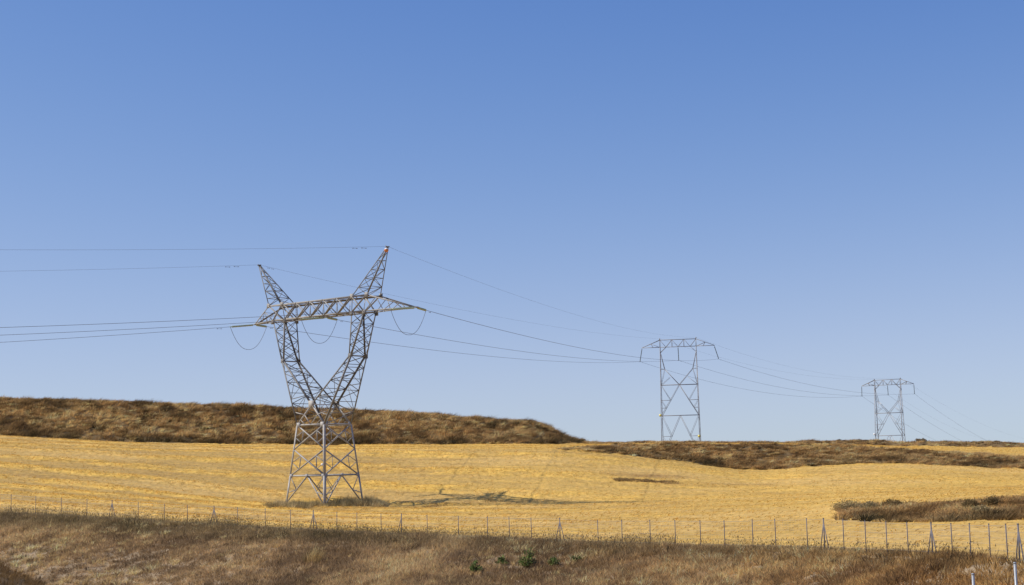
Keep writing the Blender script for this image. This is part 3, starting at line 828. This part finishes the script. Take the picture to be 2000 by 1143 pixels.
# ------------------------------------------------------------------ two distant portal pylons
def w_of(T, yaw, a, b, z):
    return np.array(T)+np.array([math.cos(yaw), -math.sin(yaw), 0])*a+np.array([math.sin(yaw), math.cos(yaw), 0])*b+np.array([0, 0, z])
H2 = 38.4            # top chord above the ground
aL = 5.95; aTip = 11.9
def portal(T, yaw, label, swing, tilt=0):
    e = empty('pylon', tuple(T), -yaw); tag(e, label, 'pylon')
    zt_, zb, zk1, zk2, zh1, zh2 = H2, H2-2.45, H2-4.2, H2-9.7, H2-14.9, H2-24.9
    def bw(z): return .55+(2.6-.55)*max(0, (H2-2-z)/(H2-2))       # half depth across the line
    for sa in (-1, 1):
        for sb in (-1, 1):
            S = Steel()
            S.L((sa*(aL+.3), sb*bw(0), -.5), (sa*aL, sb*bw(zb), zb), .17, (sa, sb, 0), .04)
            S.L((sa*aL, sb*bw(zb), zb), (sa*aL, sb*.5, zt_), .13, (sa, sb, 0))
            S.build('leg', M_FAR, e)
    S = Steel()
    for sb in (-1, 1):
        def Q(a, z): return (a, sb*bw(z), z)
        out = (0, sb, 0)
        S.L(Q(-aL, zh1), Q(aL, zh1), .12, out); S.L(Q(-aL-.1, zh2), Q(aL+.1, zh2), .12, out)
        for sg in (-1, 1):
            kx = sg*(aL-1.35)
            S.L(Q(sg*(aL-.1), zk1), Q(kx, zk2), .095, out)
            S.L(Q(kx, zk2), Q(0, zh1), .10, out); S.L(Q(0, zh1), Q(sg*-(aL+.1), zh2), .10, out)
            S.L(Q(kx, zk2), Q(sg*aL, zh1), .07, out); S.L(Q(kx, zk2), Q(sg*aL, zk2), .06, out)
            S.L(Q(sg*aL, zh1), Q(sg*aL*.5, zh1+2.45), .07, out)
            # redundants beside the legs
            for z0, z1, am in ((zh1, zh2, 0), (zh2, 0, 0)):
                def diag(z):   # where the long diagonal runs
                    return sg*(aL)*(z0-z)/(z0-z1)
                for j, f in enumerate((.5, .75)):
                    z = z0+(z1-z0)*f; S.L(Q(sg*aL, z), Q(diag(z), z), .06, out)
                z = z0+(z1-z0)*.5; S.L(Q(diag(z), z), Q(sg*aL, z0), .07, out)
                z75 = z0+(z1-z0)*.75; S.L(Q(diag(z75), z75), Q(sg*aL, z0+(z1-z0)*.5), .06, out)
            S.L(Q(0, zh2), Q(sg*(aL+.3), 0), .095, out)
    for sa in (-1, 1):
        zs = [0, 3.6, 7.2, 10.5, zh2, 17, 20.3, zh1, 26.5, 29.2, 31.6, 33.6, zb]
        for i in range(len(zs)-1):
            z0, z1 = zs[i], zs[i+1]; x0 = sa*(aL+.3*(1-z0/H2)); x1 = sa*(aL+.3*(1-z1/H2))
            s_ = 1 if i % 2 else -1
            S.L((x0, s_*bw(z0), z0), (x1, -s_*bw(z1), z1), .07, (sa, 0, 0)); S.L((x1, -bw(z1), z1), (x1, bw(z1), z1), .06, (sa, 0, 0))
    S.build('body_bracing', M_FAR, e)
    S = Steel(); bb = .55
    for sb in (-1, 1):
        S.L((-aL, sb*bb, zt_), (aL, sb*bb, zt_), .12, (0, sb, 1))
        S.L((-aTip, sb*.12, zb), (aTip, sb*.12, zb) if 0 else (-aL, sb*bb, zb), .14, (0, sb, -1))
        S.L((-aL, sb*bb, zb), (aL, sb*bb, zb), .12, (0, sb, -1)); S.L((aL, sb*bb, zb), (aTip, sb*.12, zb), .14, (0, sb, -1))
        for sg in (-1, 1):
            S.L((sg*aL, sb*bb, zt_), (sg*aTip, sb*.12, zb+.1), .14, (0, sb, 1))
            S.L((sg*(aL+3), sb*.33, zb+1.25), (sg*aL, sb*bb, zb), .08, (0, sb, 0))
            S.L((sg*(aL+3), sb*.33, zb+1.25), (sg*(aL+2.2), sb*.38, zb), .08, (0, sb, 0))
            S.L((sg*(aL-.1), sb*bb, zk1), (sg*(aL-2.0), sb*bb, zb), .09, (0, sb, 0))
            S.L((sg*(aL-2.0), sb*bb, zb), (sg*(aL-4.0), sb*bb, zt_), .08, (0, sb, 0))
            S.L((sg*(aL-4.0), sb*bb, zt_), (sg*(aL-4.0), sb*bb, zb), .08, (0, sb, 0))
            S.L((sg*aL, sb*bb, zt_), (sg*(aL-2.0), sb*bb, zb), .07, (0, sb, 0))
            S.L((0, sb*bb, zb), (sg*(aL-4.0), sb*bb, zt_), .07, (0, sb, 0))
    zigzag(S, (-aL, -bb, zb), (aL, -bb, zb), (-aL, bb, zb), (aL, bb, zb), 8, .08, (0, 0, -1))
    zigzag(S, (-aL, -bb, zt_), (aL, -bb, zt_), (-aL, bb, zt_), (aL, bb, zt_), 8, .08, (0, 0, 1))
    S.build('crossarm', M_FAR, e)
    for sg in (-1, 1):
        S = Steel(); S.bar((sg*aL, -.4, zt_+.25), (sg*aL, .4, zt_+.25), .25); S.bar((sg*aL, 0, zt_-.1), (sg*aL, 0, zt_+.6), .25)
        S.build('peak', M_FAR, e)
    ends = []
    for a, sx_ in ((-aTip, swing[0]), (0, swing[1]), (aTip, swing[2])):
        z0 = zb-.1; S = Steel()
        N = 22; pts = []; rad = []
        for i in range(N*2+1):
            t = i/(N*2); pts.append((a+sx_*t, 0, z0-.3-3.9*t)); rad.append(.17 if i % 2 else .085)
        S.tube([(a, 0, z0+.15), (a, 0, z0-.3)], .05); S.tube(pts, rad, 6)
        S.tube([(a+sx_, -.35, z0-4.3), (a+sx_, .35, z0-4.3)], .12)
        S.build('insulator_string', M_CERAM, e, smooth=True); ends.append((a+sx_, 0, z0-4.35))
    return e, ends
T2p = np.array([0, 470., 0]); P = at(1331, 872, 470.); T2p[0] = P[0]; T2p[2] = at(1322.5, 663, 470.)[2]-H2
T3p = np.array([0, 642., 0]); P = at(1739.5, 872, 642.); T3p[0] = P[0]; T3p[2] = at(1732.5, 741.5, 642.)[2]-H2
YAW2, YAW3 = math.radians(12), math.radians(33)
e2, ends2 = portal(T2p, YAW2, 'middle-distance portal pylon with two tall legs joined by crossed bracing', (-.75, .1, 1.15))
Steel.K = 1.35
e3, ends3 = portal(T3p, YAW3, 'smallest and farthest portal pylon standing on the ridge at right', (-.1, .1, .1))
Steel.K = 1.0
S = Steel(); S.plate((-aL-.35, -2.2, 13.6), (0, 1, 0), .75, .05); S.build('danger_sign', M_YELLOW, e2)
S = Steel(); S.plate((aL+.1, -2.5, 6.6), (0, 1, 0), .75, .05); S.build('danger_sign', M_YELLOW, e2)
S = Steel(); S.plate((-aL-.5, -2.2, 14.2), (0, 1, 0), .75, .05); S.build('danger_sign', M_WHITE, e3)
S = Steel(); S.plate((aL-.2, -2.5, 8.6), (0, 1, 0), .85, .05); S.build('danger_sign', M_YELLOW, e3)

# ------------------------------------------------------------------ lines
def sag_curve(p, q, sag, n=40):
    p = np.array(p); q = np.array(q); t = np.linspace(0, 1, n+1)[:, None]
    r = p*(1-t)+q*t; r[:, 2] -= (4*sag*t*(1-t))[:, 0]; return r
def conductor(p, q, sag, r, label, group, dampers=(), name='power_line', cat='power line', n=40):
    c = sag_curve(p, q, sag, n); o0 = c[0].copy()
    S = Steel(); S.tube([tuple(x-o0) for x in c], r, 6)
    o = S.build(name, M_WIRE, smooth=True); o.location = tuple(o0); tag(o, label, cat, group)
    for t in dampers:
        # a vibration damper: short messenger wire with two weights under the cable
        f = t/np.linalg.norm(np.array(q)-np.array(p)) if t > 0 else 1+t/np.linalg.norm(np.array(q)-np.array(p))
        x = np.array(p)*(1-f)+np.array(q)*f; x[2] -= 4*sag*f*(1-f)
        d = (np.array(q)-np.array(p)); d /= np.linalg.norm(d); x = x-o0; x[2] -= .14
        D = Steel(); D.tube([tuple(x-d*.3), tuple(x+d*.3)], .015, 6)
        D.tube([tuple(x-d*.34), tuple(x-d*.18)], .04, 6); D.tube([tuple(x+d*.18), tuple(x+d*.34)], .04, 6)
        D.build('damper', M_WIRE, o)
    return o
E2 = [w_of(T2p, YAW2, *e) for e in ends2]; E3 = [w_of(T3p, YAW3, *e) for e in ends3]
PK2 = [w_of(T2p, YAW2, s*aL, 0, H2+.4) for s in (-1, 1)]; PK3 = [w_of(T3p, YAW3, s*aL, 0, H2+.4) for s in (-1, 1)]
PK1 = [w1(-apl, 0, zp+.05), w1(apr, 0, zp+.05)]
ATT = [w1(-atl, 0, zt-.05), w1(.6, 0, z3-.15), w1(atr, 0, zt-.05)]
# next pylons out of sight
T0 = T1+np.array([-.86, -.51, 0])*265
T4 = np.array([335., 930., -31.])
RAD_C, RAD_E = .027, .011
LI = 3.5
OUT = []; INN = []
sagO = [9.0, 9.5, 9.5]; names = ['left', 'middle', 'right']
IN_DIR = np.array([-.86, -.51, 0])
perp0 = np.array([-IN_DIR[1], IN_DIR[0], 0])
def ins_local(p, d, name='insulator_string'):
    """string of glass discs from p along d, in the pylon's own frame"""
    R = np.array([[u1[0], v1[0], 0], [u1[1], v1[1], 0], [0, 0, 1]])
    pl = (np.array(p)-T1)@R; dl = np.array(d)@R
    S = Steel(); pts = []; rad = []
    for i in range(37):
        t = i/36; pts.append(tuple(pl+dl*(.35+(LI-.55)*t))); rad.append(.15 if i % 2 else .08)
    S.tube([tuple(pl), tuple(pl+dl*.4)], .05); S.tube(pts, rad, 8)
    S.tube([tuple(pl+dl*(LI-.25)), tuple(pl+dl*(LI+.1))], .06)
    return S.build(name, M_GLASS, py1, smooth=True)
R1 = np.array([[u1[0], v1[0], 0], [u1[1], v1[1], 0], [0, 0, 1]])
lab_in = ['lowest of the three thick lines running out at the left edge', 'middle one of the three thick lines running out at the left edge', 'topmost of the three thick lines running out at the left edge']
lab_out = ['lowest thick line from the largest pylon to the middle-distance one', 'middle thick line of three from the largest pylon to the middle-distance one', 'highest thick line from the largest pylon\'s long right arm to the middle-distance one']
in_y = [669, 655, 640]
def fit_line(p, q, pts, free_end=False):
    """sag (and, if wanted, far height) that carries the cable through the observed heights"""
    best = None
    for dzq in (np.linspace(-14, 14, 57) if free_end else (0,)):
        for sg in np.linspace(.5, 14, 55):
            qq = np.array(q, float); qq[2] += dzq
            x, y = project(sag_curve(p, qq, sg, 60)); e = sum((np.interp(a, x, y)-b)**2 for a, b in pts)
            if best is None or e < best[0]: best = (e, sg, qq)
    return best[1], best[2]
def solve_left(p, yt, sag):
    """height of the far end so that the cable crosses the photo's left edge at row yt"""
    def yat(zf):
        q = T0+off; q = np.array([q[0], q[1], zf]); c = sag_curve(p, q, sag, 400)
        x, y = project(c); k = np.argmin(np.abs(x)+(c[:, 1] < 5)*1e5); return y[k], q
    lo, hi = -60., 120.
    for _ in range(40):
        m = (lo+hi)/2; y, q = yat(m)
        if y > yt: lo = m
        else: hi = m
    return q
for i in range(3):
    p = ATT[i]
    q = E2[i]; sagO[i] = fit_line(p, q, [[(1000, 702), (1150, 707.5)], [(1000, 686), (1150, 700.5)], [(1000, 651), (1150, 684)]][i])[0]; L = np.linalg.norm(q-p); d = (q-p)/L; d[2] -= 4*sagO[i]/L; d /= np.linalg.norm(d)
    ins_local(p, d); po = p+d*LI
    conductor(po, q, sagO[i]*.97, RAD_C, lab_out[i], 'thick lines between the largest pylon and the next', dampers=(1.5, -1.6))
    off = perp0*0 + u1*(-12, 0, 14)[i]
    sg_ = 6.0
    q0 = solve_left(p, in_y[i], sg_); L = np.linalg.norm(q0-p); d2 = (q0-p)/L; d2[2] -= 4*sg_/L; d2 /= np.linalg.norm(d2)
    ins_local(p, d2); pi = p+d2*LI
    conductor(pi, q0, sg_*.97, RAD_C*.85, lab_in[i], 'thick lines leaving at the left edge', dampers=(1.5,))
    # jumper hanging below the arm
    c = []
    for t in np.linspace(0, 1, 29):
        x = po*(1-t)+pi*t; x[2] -= 3.05*(1-abs(2*t-1)**2.3); c.append(tuple((x-T1)@R1))
    S = Steel(); S.tube(c, RAD_C, 6); S.build('jumper_cable', M_WIRE, py1, smooth=True)
for i, (lab, yl, lab2) in enumerate((('lower of the two thin earth wires running out at the left edge', 530, 'thin earth wire from the left horn of the largest pylon to the middle-distance one'),
                              ('upper of the two thin earth wires running out at the left edge', 488, 'thin earth wire from the tall right horn of the largest pylon to the middle-distance one'))):
    off = u1*(-11, 11)[i]
    q0 = solve_left(PK1[i], yl, 5.0)
    conductor(PK1[i], q0, 5.0, RAD_E, lab, 'thin earth wires leaving at the left edge', dampers=(3.2, 4.4), name='earth_wire', cat='earth wire')
    conductor(PK1[i], PK2[i], fit_line(PK1[i], PK2[i], [[(1000, 624.5), (1150, 649.5)], [(1000, 575), (1150, 623)]][i])[0], RAD_E, lab2, 'thin earth wires between the largest pylon and the next', dampers=(2.8, 4.0) if i == 0 else (), name='earth_wire', cat='earth wire')
# marker ball below the right horn
m = PK1[1]-v1*.35+u1*.12-np.array([0, 0, .50])
def ball(name, mat, z0, z1, r, parent=None):
    k = 20; V = []; F = []; rs = 9
    for i in range(rs+1):
        ph = z0+(z1-z0)*i/rs
        V += [(r*math.sin(ph)*math.cos(2*math.pi*j/k), r*math.sin(ph)*math.sin(2*math.pi*j/k), r*math.cos(ph)) for j in range(k)]
    for i in range(rs):
        for j in range(k): F.append((i*k+j, (i+1)*k+j, (i+1)*k+(j+1) % k, i*k+(j+1) % k))
    return mesh_obj(name, V, F, mat, parent, smooth=True)
mb = empty('marker_ball', tuple(m)); tag(mb, 'orange and white warning ball hanging at the top of the right horn', 'marker ball')
ball('lower_half', M_ORANGE, math.pi*.36, math.pi*.999, .27, mb); ball('upper_half', M_WHITE, .001, math.pi*.36, .27, mb)
S = Steel(); S.tube([(0, 0, .28), (-.1, -.05, .62)], .03); S.build('hanger', M_STEEL, mb)
lab23 = ['lowest thick line between the two distant portal pylons', 'thick line in the middle between the two distant portal pylons', 'upper thick line between the right arms of the two distant portal pylons']
lab34 = ['thick line from the left arm of the farthest pylon down behind the ridge', 'thick line from the middle of the farthest pylon down behind the ridge', 'thick line from the right arm of the farthest pylon down behind the ridge']
for i in range(3):
    conductor(E2[i], E3[i], fit_line(E2[i], E3[i], [(1540, (772, 759, 742)[i])])[0], RAD_C*1.15, lab23[i], 'thick lines between the distant pylons', dampers=(1.6, -1.6))
    q = T4+np.array([math.cos(.6), -math.sin(.6), 0])*(-12, 0, 12)[i]+np.array([0, 0, 24.])
    sg4, q = fit_line(E3[i], q, [[(1769, 829), (1824, 859)], [(1824, 831), (1876, 860)], [(1862, 823), (1927, 861)]][i], True)
    conductor(E3[i], q, sg4, RAD_C*1.2, lab34[i], 'thick lines beyond the farthest pylon')
for i in range(2):
    conductor(PK2[i], PK3[i], fit_line(PK2[i], PK3[i], [(1540, (728, 716)[i])])[0], RAD_E*1.2, ('thin earth wire joining the left tops of the two distant pylons', 'thin earth wire joining the right tops of the two distant pylons')[i], 'thin earth wires between the distant pylons', name='earth_wire', cat='earth wire')
    q = T4+np.array([math.cos(.6), -math.sin(.6), 0])*(-6, 6)[i]+np.array([0, 0, 31.])
    sg4, q = fit_line(PK3[i], q, [[(1768, 784.5), (1824, 816.6), (1917, 857)], [(1790, 759.5), (1862, 801), (1997, 856)]][i], True)
    conductor(PK3[i], q, sg4, RAD_E*1.2, ('thin earth wire from the left top of the farthest pylon down behind the ridge', 'thin earth wire from the right top of the farthest pylon down behind the ridge')[i], 'thin earth wires beyond the farthest pylon', name='earth_wire', cat='earth wire')

# ------------------------------------------------------------------ boundary fence
posts = [-190, -138, -86, -32, 22, 70, 120, 170, 219, 270, 321, 366, 418, 464, 518, 567, 612, 658, 697, 744, 784, 834, 895, 952, 994, 1037, 1093, 1167, 1214, 1269, 1318, 1367, 1414, 1469, 1513, 1575, 1608, 1646, 1689, 1730, 1771, 1818, 1857, 1893, 1931, 1964, 1988, 2020, 2055, 2092, 2130, 2170]
braced = {219, 418, 612, 784, 1093, 1608, 1818, 1988}
top_y = lambda x: float(np.interp(x, [-200, 22, 120, 219, 366, 464, 567, 658, 744, 834, 895, 952, 1037, 1093, 1167, 1269, 1414, 1513, 1575, 1646, 1730, 1800, 1893, 1964, 2000, 2200], [950, 967, 974, 979, 988, 992, 997, 1001, 1004, 1007, 1009, 1010, 1013, 1014, 1017, 1017, 1018, 1015, 1014, 1015, 1020, 1023, 1024, 1025, 1026, 1030]))
dfn = lambda x: float(np.interp(x, [-200, 0, 600, 1100, 1600, 2000, 2200], [127, 121.5, 104.5, 89.5, 70.3, 51.2, 44]))
P0 = at(1000, 1012, dfn(1000)); f0 = np.array([P0[0], P0[1], ground_z(P0[0], P0[1])])
fe = empty('boundary_fence', tuple(f0)); tag(fe, 'long wire mesh fence on thin steel posts between the embankment and the golden field', 'fence')
tops = []; bots = []
for k, x in enumerate(posts):
    d = dfn(x); T = at(x, top_y(x)-(2 if x in braced else 1), d); gzv = ground_z(T[0], T[1])
    tops.append(T-f0); B = np.array([T[0]+rng.normal(0, .01), T[1], gzv-.1]); bots.append(B-f0)
    S = Steel(); rr_ = .030 if x in braced else .022
    S.tube([tuple(B-f0), tuple(T-f0)], rr_, 8); S.bar(tuple(T-f0-np.array([0, 0, .01])), tuple(T-f0+np.array([0, 0, .02])), rr_*2.1)
    po = S.build('post', M_POST, fe, smooth=False)
    if x in braced:
        dirv = np.array([at(x+10, 1010, dfn(x+10))-at(x-10, 1010, dfn(x-10))])[0]; dirv[2] = 0; dirv /= np.linalg.norm(dirv)
        for s_ in (-1, 1):
            if x == 784 and s_ > 0: continue
            foot = T+dirv*s_*.50; foot[2] = ground_z(foot[0], foot[1])-.1
            Sb = Steel(); Sb.tube([tuple(foot-f0), tuple(T-f0-np.array([0, 0, .22]))], .024, 6); Sb.build('brace', M_POST, po)
for fr in (0.0, .14, .28, .42, .56, .72, .88):
    S = Steel(); S.tube([tuple(b*fr+t*(1-fr)+np.array([0, 0, -.06])) for t, b in zip(tops, bots)], .0032 if fr else .005, 4)
    S.build('wire', M_MESH, fe)
S = Steel()
for k in range(len(tops)-1):
    n = 12
    for j in range(n):
        f = j/n; t = tops[k]*(1-f)+tops[k+1]*f; b = bots[k]*(1-f)+bots[k+1]*f
        S.bar(tuple(t+np.array([0, 0, -.06])), tuple(t*.12+b*.88), .0022)
S.build('mesh_wire', M_MESH, fe)
# two near posts
for px, py, d, lab in ((1900, 1120, 30.5, 'shorter looking thick galvanised post cut off by the bottom edge'), (1982, 1098, 30.5, 'taller thick galvanised post nearest the lower right corner')):
    T = at(px, py, d); g = ground_z(T[0], T[1]); e = empty('steel_post', (T[0], T[1], g)); hgt = T[2]-g
    tag(e, lab, 'post', 'thick posts at the lower right')
    S = Steel(); S.tube([(0, 0, -.3), (0, 0, hgt-.02)], .029, 16); S.build('tube', M_POST2, e, smooth=True)
    S = Steel(); S.tube([(0, 0, hgt-.03), (0, 0, hgt-.004), (0, 0, hgt)], [.034, .034, .026], 16); S.build('cap', M_POST2, e)
